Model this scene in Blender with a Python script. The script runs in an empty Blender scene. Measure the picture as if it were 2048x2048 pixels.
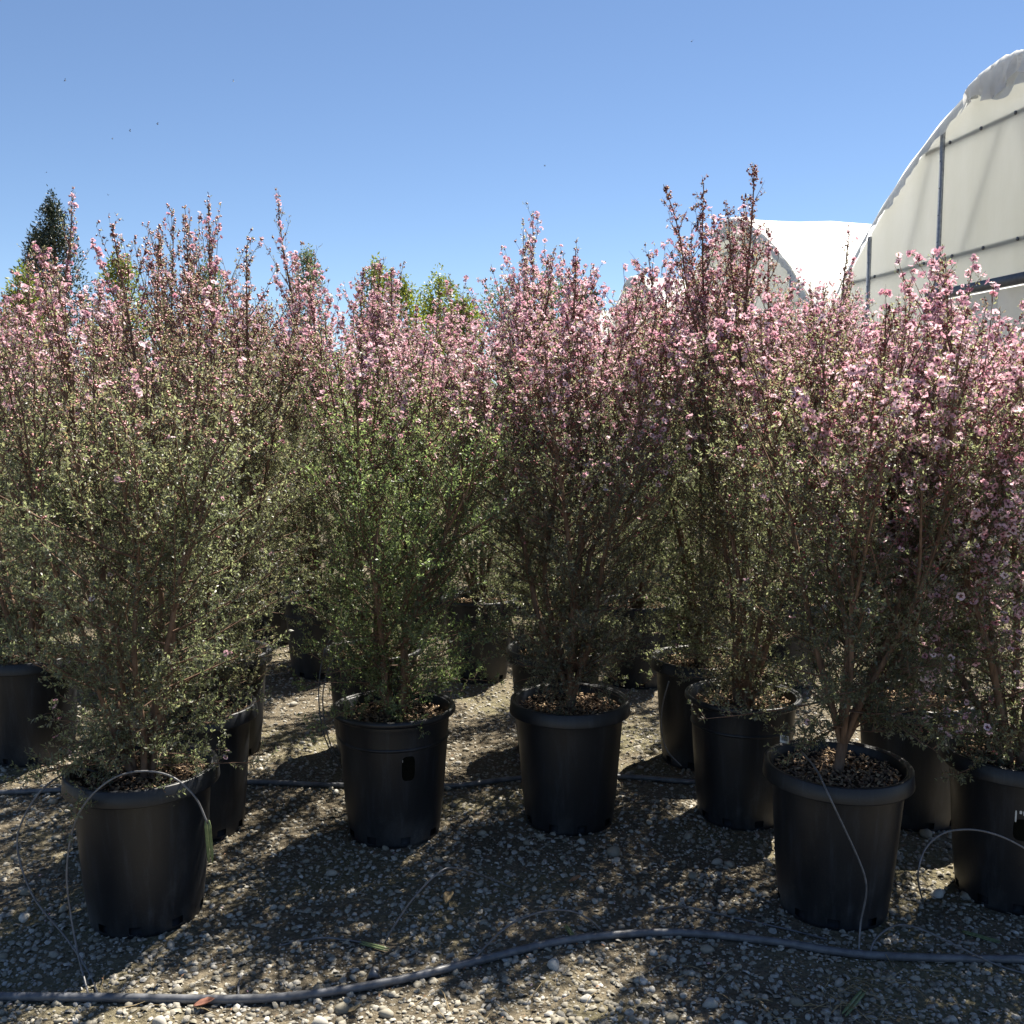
import bpy, math, random
import numpy as np
from mathutils import Vector, Matrix

# ------------------------------------------------------------------ camera
scene = bpy.context.scene
PITCH = math.radians(5.6); FPX = 1992.0; CAMH = 1.45
cam_data = bpy.data.cameras.new('camera'); cam = bpy.data.objects.new('camera', cam_data)
scene.collection.objects.link(cam); scene.camera = cam
cam.location = (0, 0, CAMH); cam.rotation_euler = (math.pi / 2 - PITCH, 0, 0)
cam_data.sensor_fit = 'HORIZONTAL'; cam_data.angle = 2 * math.atan(1024 / FPX)
cam_data.clip_start = 0.05; cam_data.clip_end = 3000

# ------------------------------------------------------------------ world, sun, exposure
SUN_EL, SUN_AZ = math.radians(57), math.radians(34)       # azimuth measured from +Y towards +X
world = bpy.data.worlds.new('World'); scene.world = world; world.use_nodes = True
wn = world.node_tree.nodes; wl = world.node_tree.links
sky = wn.new('ShaderNodeTexSky'); sky.sky_type = 'NISHITA'; sky.sun_disc = False
sky.sun_elevation = SUN_EL; sky.sun_rotation = SUN_AZ; sky.air_density = 0.74; sky.dust_density = 0.0; sky.ozone_density = 3.0
wn['Background'].inputs['Strength'].default_value = 0.05
wl.new(sky.outputs['Color'], wn['Background'].inputs['Color'])
sd = bpy.data.lights.new('sun', 'SUN'); sd.energy = 5.0; sd.angle = math.radians(0.53); sd.color = (1.0, 0.93, 0.81)
sun = bpy.data.objects.new('sun', sd); scene.collection.objects.link(sun)
SV = Vector((math.sin(SUN_AZ) * math.cos(SUN_EL), math.cos(SUN_AZ) * math.cos(SUN_EL), math.sin(SUN_EL)))
sun.rotation_euler = SV.to_track_quat('Z', 'Y').to_euler(); sun.location = SV * 60
vs = scene.view_settings; vs.view_transform = 'Standard'; vs.look = 'None'; vs.gamma = 1; vs.exposure = 1.56
cy = scene.cycles
cy.max_bounces = 8; cy.diffuse_bounces = 4; cy.glossy_bounces = 3; cy.transmission_bounces = 6; cy.transparent_max_bounces = 8
cy.sample_clamp_indirect = 6.0; cy.caustics_reflective = False; cy.caustics_refractive = False

# ------------------------------------------------------------------ helpers
COL = scene.collection
RNG = np.random.default_rng(7)

def ray(x, y):                      # picture coordinates on a 1932 px wide picture
    k = 2048 / 1932
    u = (x * k - 1024) / FPX; v = (1024 - y * k) / FPX
    return np.array([u, math.cos(PITCH) + v * math.sin(PITCH), -math.sin(PITCH) + v * math.cos(PITCH)])
def gnd(x, y, z=0.0):
    r = ray(x, y); q = r * ((z - CAMH) / r[2]); return np.array([q[0], q[1], z])
def dep(x, y, Y):
    r = ray(x, y); q = r * (Y / r[1]); return np.array([q[0], q[1], q[2] + CAMH])

def build(name, V, F, mats, parent=None, midx=None, attrs=None, smooth=False):
    """V (n,3); F list of int arrays (m,k) ; one mesh object"""
    me = mesh(name, V, F, mats, midx, attrs, smooth)
    return link(name, me, parent)
def mesh(name, V, F, mats, midx=None, attrs=None, smooth=False):
    me = bpy.data.meshes.new(name)
    V = np.asarray(V, np.float32)
    F = [np.asarray(f, np.int32) for f in (F if isinstance(F, list) else [F]) if len(f)]
    me.vertices.add(len(V)); me.vertices.foreach_set('co', V.ravel())
    nl = sum(f.size for f in F); npol = sum(len(f) for f in F)
    me.loops.add(nl); me.polygons.add(npol)
    me.loops.foreach_set('vertex_index', np.concatenate([f.ravel() for f in F]))
    tot = np.concatenate([np.full(len(f), f.shape[1], np.int32) for f in F])
    me.polygons.foreach_set('loop_start', np.concatenate([[0], np.cumsum(tot)[:-1]]).astype(np.int32))
    if midx is not None: me.polygons.foreach_set('material_index', np.asarray(midx, np.int32))
    if smooth: me.polygons.foreach_set('use_smooth', np.ones(npol, bool))
    for k, a in (attrs or {}).items():
        at = me.attributes.new(k, 'FLOAT', 'FACE'); at.data.foreach_set('value', np.asarray(a, np.float32))
    me.update(calc_edges=True)
    for m in (mats if isinstance(mats, (list, tuple)) else [mats]): me.materials.append(m)
    return me
def link(name, me, parent=None):
    o = bpy.data.objects.new(name, me); COL.objects.link(o)
    if parent is not None: o.parent = parent
    return o
def empty(name, loc=(0, 0, 0), rz=0.0, parent=None):
    o = bpy.data.objects.new(name, None); COL.objects.link(o); o.location = loc; o.rotation_euler = (0, 0, rz)
    o.empty_display_size = 0.1
    if parent is not None: o.parent = parent
    return o
def tag(o, label=None, cat=None, group=None, kind=None):
    if label: o['label'] = label
    if cat: o['category'] = cat
    if group: o['group'] = group
    if kind: o['kind'] = kind
    return o

def nrm(a): return a / np.maximum(np.linalg.norm(a, axis=-1, keepdims=True), 1e-9)
def perp(d, rng):                   # random unit vectors perpendicular to d
    r = rng.normal(size=d.shape); r -= d * np.sum(r * d, -1, keepdims=True); return nrm(r)
def tubes(P, R, sides=6, cap=False):
    """P (N,K,3), R (N,K) -> verts, quads (and caps)"""
    P = np.asarray(P, float); R = np.asarray(R, float)
    N, K, _ = P.shape
    T = np.empty_like(P); T[:, 1:-1] = P[:, 2:] - P[:, :-2]; T[:, 0] = P[:, 1] - P[:, 0]; T[:, -1] = P[:, -1] - P[:, -2]
    T = nrm(T)
    ref = np.where(np.abs(T[:, :1, 2:3]) > 0.75, np.array([1., 0, 0]), np.array([0, 0, 1.]))
    ref = np.broadcast_to(ref, T.shape)
    A = nrm(np.cross(T, ref)); B = np.cross(T, A)
    a = np.arange(sides) * 2 * np.pi / sides
    V = P[:, :, None] + R[:, :, None, None] * (A[:, :, None] * np.cos(a)[:, None] + B[:, :, None] * np.sin(a)[:, None])
    idx = np.arange(N * K * sides).reshape(N, K, sides)
    q = np.stack([idx[:, :-1], np.roll(idx, -1, 2)[:, :-1], np.roll(idx, -1, 2)[:, 1:], idx[:, 1:]], -1).reshape(-1, 4)
    Fs = [q]
    if cap: Fs.append(np.concatenate([idx[:, 0][:, ::-1], idx[:, -1]]))
    return V.reshape(-1, 3), Fs
def catmull(pts, n=8):
    p = np.asarray(pts, float); p = np.vstack([2 * p[0] - p[1], p, 2 * p[-1] - p[-2]])
    out = []
    for i in range(1, len(p) - 2):
        t = np.linspace(0, 1, n, endpoint=False)[:, None]
        a, b, c, d = p[i - 1], p[i], p[i + 1], p[i + 2]
        out.append(.5 * (2 * b + (c - a) * t + (2 * a - 5 * b + 4 * c - d) * t ** 2 + (3 * b - a - 3 * c + d) * t ** 3))
    out.append(p[-2][None]); return np.vstack(out)
class MB:                           # small mesh collector for boxes etc.
    def __init__(s): s.V = []; s.F = []; s.n = 0
    def add(s, V, F):
        s.V.append(np.asarray(V, float)); s.F += [np.asarray(f) + s.n for f in (F if isinstance(F, list) else [F])]; s.n += len(V)
    def box(s, c, sz, M=None):
        v = np.array([[x, y, z] for x in (-.5, .5) for y in (-.5, .5) for z in (-.5, .5)]) * np.asarray(sz)
        if M is not None: v = v @ np.asarray(M).T
        s.add(v + np.asarray(c), np.array([[0, 1, 3, 2], [4, 6, 7, 5], [0, 4, 5, 1], [2, 3, 7, 6], [0, 2, 6, 4], [1, 5, 7, 3]]))
    def out(s, name, mat, parent=None, smooth=False):
        F = {}
        for f in s.F: F.setdefault(f.shape[1], []).append(f)
        return build(name, np.vstack(s.V), [np.vstack(f) for f in F.values()], mat, parent, smooth=smooth)

# ------------------------------------------------------------------ materials
def newmat(name):
    m = bpy.data.materials.new(name); m.use_nodes = True
    nt = m.node_tree; b = nt.nodes['Principled BSDF']; return m, nt, b
def ramp(nt, stops, src):
    r = nt.nodes.new('ShaderNodeValToRGB'); e = r.color_ramp.elements
    while len(e) < len(stops): e.new(0.5)
    for i, (p, c) in enumerate(stops): e[i].position = p; e[i].color = (*c, 1)
    nt.links.new(src, r.inputs['Fac']); return r.outputs['Color']
def noise(nt, scale, detail=4, coord='Object', rough=0.55, stretch=None):
    tc = nt.nodes.new('ShaderNodeTexCoord'); n = nt.nodes.new('ShaderNodeTexNoise')
    n.inputs['Scale'].default_value = scale; n.inputs['Detail'].default_value = detail; n.inputs['Roughness'].default_value = rough
    src = tc.outputs[coord]
    if stretch:
        mp = nt.nodes.new('ShaderNodeMapping'); mp.inputs['Scale'].default_value = stretch
        nt.links.new(src, mp.inputs['Vector']); src = mp.outputs['Vector']
    nt.links.new(src, n.inputs['Vector']); return n.outputs['Fac']
def bump(nt, b, h, strength=0.3, dist=0.01):
    bp = nt.nodes.new('ShaderNodeBump'); bp.inputs['Strength'].default_value = strength; bp.inputs['Distance'].default_value = dist
    nt.links.new(h, bp.inputs['Height']); nt.links.new(bp.outputs['Normal'], b.inputs['Normal'])
def attr(nt, name):
    a = nt.nodes.new('ShaderNodeAttribute'); a.attribute_name = name; return a.outputs['Fac']
def translucent(nt, b, color_out, fac, gain=None):
    t = nt.nodes.new('ShaderNodeBsdfTranslucent'); mx = nt.nodes.new('ShaderNodeMixShader'); mx.inputs['Fac'].default_value = fac
    if gain:
        m = nt.nodes.new('ShaderNodeMix'); m.data_type = 'RGBA'; m.blend_type = 'MULTIPLY'; m.inputs[0].default_value = 1
        nt.links.new(color_out, m.inputs[6]); m.inputs[7].default_value = (*gain, 1); color_out = m.outputs[2]
    nt.links.new(color_out, t.inputs['Color'])
    nt.links.new(b.outputs[0], mx.inputs[1]); nt.links.new(t.outputs[0], mx.inputs[2])
    nt.links.new(mx.outputs[0], nt.nodes['Material Output'].inputs['Surface'])
def plain(name, stops, rough=0.5, scale=20, spec=0.5, bmp=0.0, bscale=None, stretch=None, metallic=0):
    m, nt, b = newmat(name); f = noise(nt, scale, stretch=stretch)
    nt.links.new(ramp(nt, stops, f), b.inputs['Base Color']); b.inputs['Roughness'].default_value = rough
    b.inputs['Specular IOR Level'].default_value = spec; b.inputs['Metallic'].default_value = metallic
    if bmp: bump(nt, b, noise(nt, bscale or scale, stretch=stretch), bmp)
    return m
def leafmat(name, stops, tr=0.58, rough=0.44, gain=(1.5, 1.62, 1.0)):
    m, nt, b = newmat(name); c = ramp(nt, stops, attr(nt, 'tint'))
    nt.links.new(c, b.inputs['Base Color']); b.inputs['Roughness'].default_value = rough; b.inputs['Specular IOR Level'].default_value = 0.8
    translucent(nt, b, c, tr, gain); return m

LEAF = {
 'olive': leafmat('leaf_olive', [(0, (0.078, 0.090, 0.066)), (.25, (0.142, 0.156, 0.114)), (.55, (0.279, 0.290, 0.228)), (.8, (0.235, 0.195, 0.160)), (1, (0.216, 0.130, 0.120))]),
 'green': leafmat('leaf_green', [(0, (0.065, 0.092, 0.052)), (.25, (0.120, 0.164, 0.089)), (.55, (0.245, 0.300, 0.171)), (.8, (0.230, 0.215, 0.142)), (1, (0.191, 0.140, 0.108))]),
 'grey':  leafmat('leaf_grey',  [(0, (0.076, 0.086, 0.073)), (.25, (0.135, 0.146, 0.125)), (.55, (0.265, 0.270, 0.234)), (.8, (0.221, 0.185, 0.160)), (1, (0.201, 0.130, 0.123))]),
 'bronze': leafmat('leaf_bronze', [(0, (0.071, 0.076, 0.059)), (.25, (0.129, 0.132, 0.105)), (.55, (0.245, 0.235, 0.192)), (.8, (0.206, 0.148, 0.131)), (1, (0.191, 0.098, 0.098))]),
}
def petalmat():
    m, nt, b = newmat('petal_pink')
    c = ramp(nt, [(0, (.60, .30, .38)), (.35, (.74, .47, .55)), (.7, (.84, .64, .70)), (1, (.91, .83, .86))], attr(nt, 'tint'))
    nt.links.new(c, b.inputs['Base Color']); b.inputs['Roughness'].default_value = 0.6; b.inputs['Specular IOR Level'].default_value = 0.25
    translucent(nt, b, c, 0.42, (1.0, .86, .90)); return m
PETAL = petalmat()
CENTRE = plain('flower_centre', [(0, (.05, .006, .012)), (1, (.13, .015, .03))], 0.5)
BUD = leafmat('bud_red', [(0, (.16, .030, .035)), (.5, (.30, .065, .070)), (1, (.55, .22, .24))], 0.2, 0.5, (1, 1, 1))
BARK = plain('bark', [(.3, (.09, .056, .040)), (.7, (.27, .175, .12))], 0.8, 60, 0.2, 0.6, 90, (1, 1, .15))
TWIG = plain('twig', [(.3, (.09, .055, .040)), (.7, (.20, .125, .088))], 0.75, 40, 0.25)

def potmat():
    m, nt, b = newmat('black_plastic')
    tc = nt.nodes.new('ShaderNodeTexCoord'); sp = nt.nodes.new('ShaderNodeSeparateXYZ'); nt.links.new(tc.outputs['Object'], sp.inputs[0])
    low = nt.nodes.new('ShaderNodeMapRange'); low.inputs['From Min'].default_value = 0.16; low.inputs['From Max'].default_value = 0.0
    nt.links.new(sp.outputs['Z'], low.inputs['Value'])
    n1 = noise(nt, 9, 6, stretch=(1, 1, .6)); n2 = noise(nt, 130, 3)
    ad = nt.nodes.new('ShaderNodeMath'); ad.operation = 'MULTIPLY_ADD'; nt.links.new(low.outputs[0], ad.inputs[0]); ad.inputs[1].default_value = .22; nt.links.new(n1, ad.inputs[2])
    mu = nt.nodes.new('ShaderNodeMath'); mu.operation = 'MULTIPLY_ADD'; nt.links.new(n2, mu.inputs[0]); mu.inputs[1].default_value = .16; nt.links.new(ad.outputs[0], mu.inputs[2])
    c = ramp(nt, [(.45, (.0040, .0052, .0085)), (.74, (.008, .0095, .013)), (.95, (.034, .036, .040)), (1, (.065, .064, .062))], mu.outputs[0])
    st = noise(nt, 34, 5, stretch=(1, 1, .10), rough=.7); so = ramp(nt, [(.52, (0, 0, 0)), (.80, (.018, .021, .027))], st)
    sp2 = noise(nt, 420, 1); so2 = ramp(nt, [(.72, (0, 0, 0)), (.78, (.06, .055, .05))], sp2)
    for extra in (so, so2):
        ax = nt.nodes.new('ShaderNodeMix'); ax.data_type = 'RGBA'; ax.blend_type = 'ADD'; ax.inputs[0].default_value = 1
        nt.links.new(c, ax.inputs[6]); nt.links.new(extra, ax.inputs[7]); c = ax.outputs[2]
    nt.links.new(c, b.inputs['Base Color'])
    r = nt.nodes.new('ShaderNodeMapRange'); r.inputs['To Min'].default_value = .30; r.inputs['To Max'].default_value = .62; nt.links.new(n1, r.inputs['Value'])
    nt.links.new(r.outputs[0], b.inputs['Roughness']); b.inputs['Specular IOR Level'].default_value = .5
    # a few scratches
    sc = noise(nt, 26, 2, stretch=(1, 1, 8)); bump(nt, b, sc, .08, .002)
    return m
POT = potmat()
SOIL = plain('potting_mix', [(.35, (.022, .015, .010)), (.7, (.07, .045, .028))], 0.95, 60, 0.1, 0.8, 80)
CHIP = leafmat('bark_chip', [(0, (.05, .030, .018)), (.5, (.20, .125, .07)), (1, (.46, .32, .18))], 0.0, 0.85, (1, 1, 1))
HOSE = plain('poly_hose', [(.3, (.060, .064, .074)), (.75, (.16, .165, .18))], 0.42, 35, 0.5, 0.1)
DRIP = plain('drip_tube', [(.3, (.075, .076, .082)), (.75, (.17, .17, .178))], 0.4, 60, 0.5)
GREEN = plain('green_plastic', [(.3, (.09, .125, .05)), (.7, (.18, .22, .10))], 0.45, 90, 0.4)
DRY = plain('dry_leaf', [(.3, (.16, .085, .045)), (.7, (.34, .20, .12))], 0.8, 60, 0.2)
STRAW = plain('straw', [(.3, (.20, .15, .08)), (.7, (.38, .30, .18))], 0.8, 60, 0.2)
WHITE = plain('white_paper', [(.3, (.55, .55, .53)), (.7, (.72, .72, .70))], 0.6, 60, 0.3)
BLACKTAG = plain('black_sticker', [(.3, (.004, .0045, .003)), (.7, (.007, .007, .005))], 0.85, 60, 0.05)

def groundmat():
    m, nt, b = newmat('gravel_ground')
    n1 = noise(nt, 1.3, 5); n2 = noise(nt, 60, 6, rough=.7)
    c1 = ramp(nt, [(.35, (.120, .101, .072)), (.5, (.175, .148, .106)), (.62, (.182, .166, .100)), (.75, (.230, .200, .15))], n1)
    c2 = ramp(nt, [(.3, (.30, .30, .30)), (.5, (.85, .85, .85)), (.72, (1.6, 1.55, 1.5))], n2)
    mx = nt.nodes.new('ShaderNodeMix'); mx.data_type = 'RGBA'; mx.blend_type = 'MULTIPLY'; mx.inputs[0].default_value = .8
    nt.links.new(c1, mx.inputs[6]); nt.links.new(c2, mx.inputs[7]); nt.links.new(mx.outputs[2], b.inputs['Base Color'])
    b.inputs['Roughness'].default_value = .95; b.inputs['Specular IOR Level'].default_value = .15
    bump(nt, b, noise(nt, 75, 5, rough=.65), .9, .02); return m
GROUND = groundmat()
def stonemat():
    m, nt, b = newmat('stone')
    c = ramp(nt, [(0, (.11, .095, .072)), (.3, (.22, .20, .155)), (.6, (.34, .315, .26)), (.85, (.42, .405, .37)), (1, (.55, .53, .48))], attr(nt, 'tint'))
    n = noise(nt, 90, 4); c2 = ramp(nt, [(.3, (.6, .6, .6)), (.7, (1.1, 1.1, 1.1))], n)
    mx = nt.nodes.new('ShaderNodeMix'); mx.data_type = 'RGBA'; mx.blend_type = 'MULTIPLY'; mx.inputs[0].default_value = 1
    nt.links.new(c, mx.inputs[6]); nt.links.new(c2, mx.inputs[7]); nt.links.new(mx.outputs[2], b.inputs['Base Color'])
    b.inputs['Roughness'].default_value = .85; b.inputs['Specular IOR Level'].default_value = .25; return m
STONE = stonemat()

# ------------------------------------------------------------------ ground
half = 900.0
g = build('ground', [(-half, -half, 0), (half, -half, 0), (half, half, 0), (-half, half, 0)], np.array([[0, 1, 2, 3]]), GROUND)
tag(g, kind='structure')
ICO_V = []
ph = (1 + 5 ** .5) / 2
ICO_V = nrm(np.array([(-1, ph, 0), (1, ph, 0), (-1, -ph, 0), (1, -ph, 0), (0, -1, ph), (0, 1, ph), (0, -1, -ph), (0, 1, -ph), (ph, 0, -1), (ph, 0, 1), (-ph, 0, -1), (-ph, 0, 1)], float))
ICO_F = np.array([(0, 11, 5), (0, 5, 1), (0, 1, 7), (0, 7, 10), (0, 10, 11), (1, 5, 9), (5, 11, 4), (11, 10, 2), (10, 7, 6), (7, 1, 8), (3, 9, 4), (3, 4, 2), (3, 2, 6), (3, 6, 8), (3, 8, 9), (4, 9, 5), (2, 4, 11), (6, 2, 10), (8, 6, 7), (9, 8, 1)])
OCT_V = np.array([(1, 0, 0), (-1, 0, 0), (0, 1, 0), (0, -1, 0), (0, 0, 1), (0, 0, -1)], float)
OCT_TOP = np.array([(0, 2, 4), (2, 1, 4), (1, 3, 4), (3, 0, 4)])
TET_V = np.array([(1, 1, 1), (-1, -1, 1), (-1, 1, -1), (1, -1, -1)], float) * .85; TET_F = np.array([(0, 2, 1), (0, 1, 3), (0, 3, 2), (1, 2, 3)])
OCT_F = np.array([(0, 2, 4), (2, 1, 4), (1, 3, 4), (3, 0, 4), (2, 0, 5), (1, 2, 5), (3, 1, 5), (0, 3, 5)])
def scatter_xy(n, rng, y0=2.0, y1=6.4, powr=1.7):
    u = rng.random(n); y = y0 + (y1 - y0) * u ** powr
    x = (rng.random(n) * 2 - 1) * (0.60 * y + 0.25); return x, y
def pebbles(n, smin, smax, tV, tF, rng, skew=2.0, powr=1.7, sink=.35, y1=6.4, dark=0):
    x, y = scatter_xy(n, rng, y1=y1, powr=powr)
    s = smin + (smax - smin) * rng.random(n) ** skew
    ang = rng.random(n) * 6.283
    sc = np.stack([s, s * rng.uniform(.55, .95, n), s * rng.uniform(.35, .65, n)], -1) * .5
    v = tV[None] * (1 + rng.normal(0, .16, (n, len(tV), 1))) * sc[:, None]
    # random tilt, then yaw
    tl = rng.normal(0, .35, n); c, sn = np.cos(tl)[:, None], np.sin(tl)[:, None]
    yy = v[..., 1] * c - v[..., 2] * sn; zz = v[..., 1] * sn + v[..., 2] * c
    c, sn = np.cos(ang)[:, None], np.sin(ang)[:, None]
    X = v[..., 0] * c - yy * sn + x[:, None]; Y = v[..., 0] * sn + yy * c + y[:, None]
    Z = zz + (sc[:, 2] * (1 - 2 * sink))[:, None] + .001
    V = np.stack([X, Y, Z], -1).reshape(-1, 3)
    F = (tF[None] + (np.arange(n) * len(tV))[:, None, None]).reshape(-1, 3)
    t = np.repeat(np.clip(rng.normal(.56 - dark, .17, n), 0, 1), len(tF)); return V, F, t
rng = np.random.default_rng(11)
A = pebbles(40000, .004, .011, OCT_V[:5], OCT_TOP, rng, 1.5, 1.35, .5)
B = pebbles(41000, .008, .026, ICO_V, ICO_F[ICO_V[ICO_F][:, :, 2].mean(1) > -.15], rng, 2.2, 1.2, .38)
V = np.vstack([A[0], B[0]]); F = np.vstack([A[1], B[1] + len(A[0])])
o = build('gravel', V, F, STONE, g, attrs={'tint': np.concatenate([A[2], B[2]])}); tag(o, kind='stuff')
# the larger stones one by one (shared meshes)
stone_meshes = []
for i in range(10):
    r2 = np.random.default_rng(100 + i)
    # subdivide the icosahedron once for a rounder lump
    v = list(map(tuple, ICO_V)); f2 = []; mid = {}
    def m_(a, b):
        k = (min(a, b), max(a, b))
        if k not in mid:
            q = np.array(v[a]) + np.array(v[b]); v.append(tuple(q / np.linalg.norm(q))); mid[k] = len(v) - 1
        return mid[k]
    if i % 2 == 0:
        for a, b, c in ICO_F:
            x_, y_, z_ = m_(a, b), m_(b, c), m_(c, a); f2 += [(a, x_, z_), (b, y_, x_), (c, z_, y_), (x_, y_, z_)]
    else: f2 = ICO_F
    vv = np.array(v); k = r2.normal(0, 1, (3, 3))
    vv = vv * (1 + .13 * np.sin(vv @ k.T * 1.7).sum(1, keepdims=True) + r2.normal(0, .03, (len(vv), 1))) * np.array([.5, r2.uniform(.3, .45), r2.uniform(.2, .32)])
    stone_meshes.append(mesh('stone', vv, np.array(f2), STONE, attrs={'tint': np.full(len(f2), r2.uniform(.3, 1))}, smooth=(i % 2 == 0)))
r2 = np.random.default_rng(5)
PICK = [(1160, 1612, .055), (1095, 1590, .035), (1300, 1580, .05), (625, 1652, .04), (1335, 1795, .045), (1338, 1898, .042), (1265, 1925, .045), (1117, 1990, .03), (605, 1935, .045), (1165, 1625, .03), (905, 1672, .04), (1330, 1970, .04), (1405, 1985, .05), (1770, 1690, .05), (1825, 1695, .045)]
for i in range(285):
    if i < len(PICK): x, y, _ = gnd(*PICK[i][:2]); s = PICK[i][2]
    else:
        x, y = [float(q[0]) for q in scatter_xy(1, r2, 2.15, 5.2, 1.5)]; s = .024 + .024 * r2.random() ** 2.2
    o = link('stone', stone_meshes[r2.integers(10)], g)
    o.location = (x, y, s * .12); o.scale = (s, s, s); o.rotation_euler = (r2.normal(0, .2), r2.normal(0, .2), r2.random() * 6.28)

# ------------------------------------------------------------------ shrub generator
def smooth(a, b, x): t = np.clip((x - a) / (b - a), 0, 1); return t * t * (3 - 2 * t)
FL_V, FL_F4, FL_F3, FL_M = [], [], [], []
def flower_template():
    V = []; F = []; M = []
    for k in range(5):
        a = k * 2 * math.pi / 5; c, s = math.cos(a), math.sin(a)
        def P(r, w, z): return (r * c - w * s, r * s + w * c, z)
        n = len(V); V += [P(.12, 0, .0), P(.34, -.27, .10), P(.52, 0, .20), P(.34, .27, .10)]
        F += [(n, n + 1, n + 2), (n, n + 2, n + 3)]; M += [0, 0]
    n = len(V)
    V += [(.17 * math.cos(k * 1.5708 + .6), .17 * math.sin(k * 1.5708 + .6), .06) for k in range(4)]
    F += [(n, n + 1, n + 2), (n, n + 2, n + 3)]; M += [1] * 2
    return np.array(V), np.array(F), np.array(M)
FLV, FLF, FLM = flower_template()
def frames(d, rng):
    a = perp(d, rng); b = np.cross(d, a); return np.stack([a, b, d], -1)     # columns
def flowers_mesh_data(pos, dirs, size, tint, rng):
    n = len(pos); R = frames(dirs, rng)
    V = np.einsum('nij,kj->nki', R, FLV) * size[:, None, None] + pos[:, None]
    V += rng.normal(0, .04, V.shape) * size[:, None, None]
    F = (FLF[None] + (np.arange(n) * len(FLV))[:, None, None]).reshape(-1, 3)
    return V.reshape(-1, 3), F, np.tile(FLM, n), np.repeat(tint, len(FLF))
FLOWER_MESH = []
for i in range(6):
    r2 = np.random.default_rng(40 + i); v = FLV + r2.normal(0, .03, FLV.shape)
    v[:, 2] *= [1, .5, 1.5, .8, 1.8, .3][i]
    FLOWER_MESH.append(mesh('flower', v, FLF, [PETAL, CENTRE], FLM, {'tint': np.full(len(FLF), [.25, .45, .6, .75, .5, .85][i])}))

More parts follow.
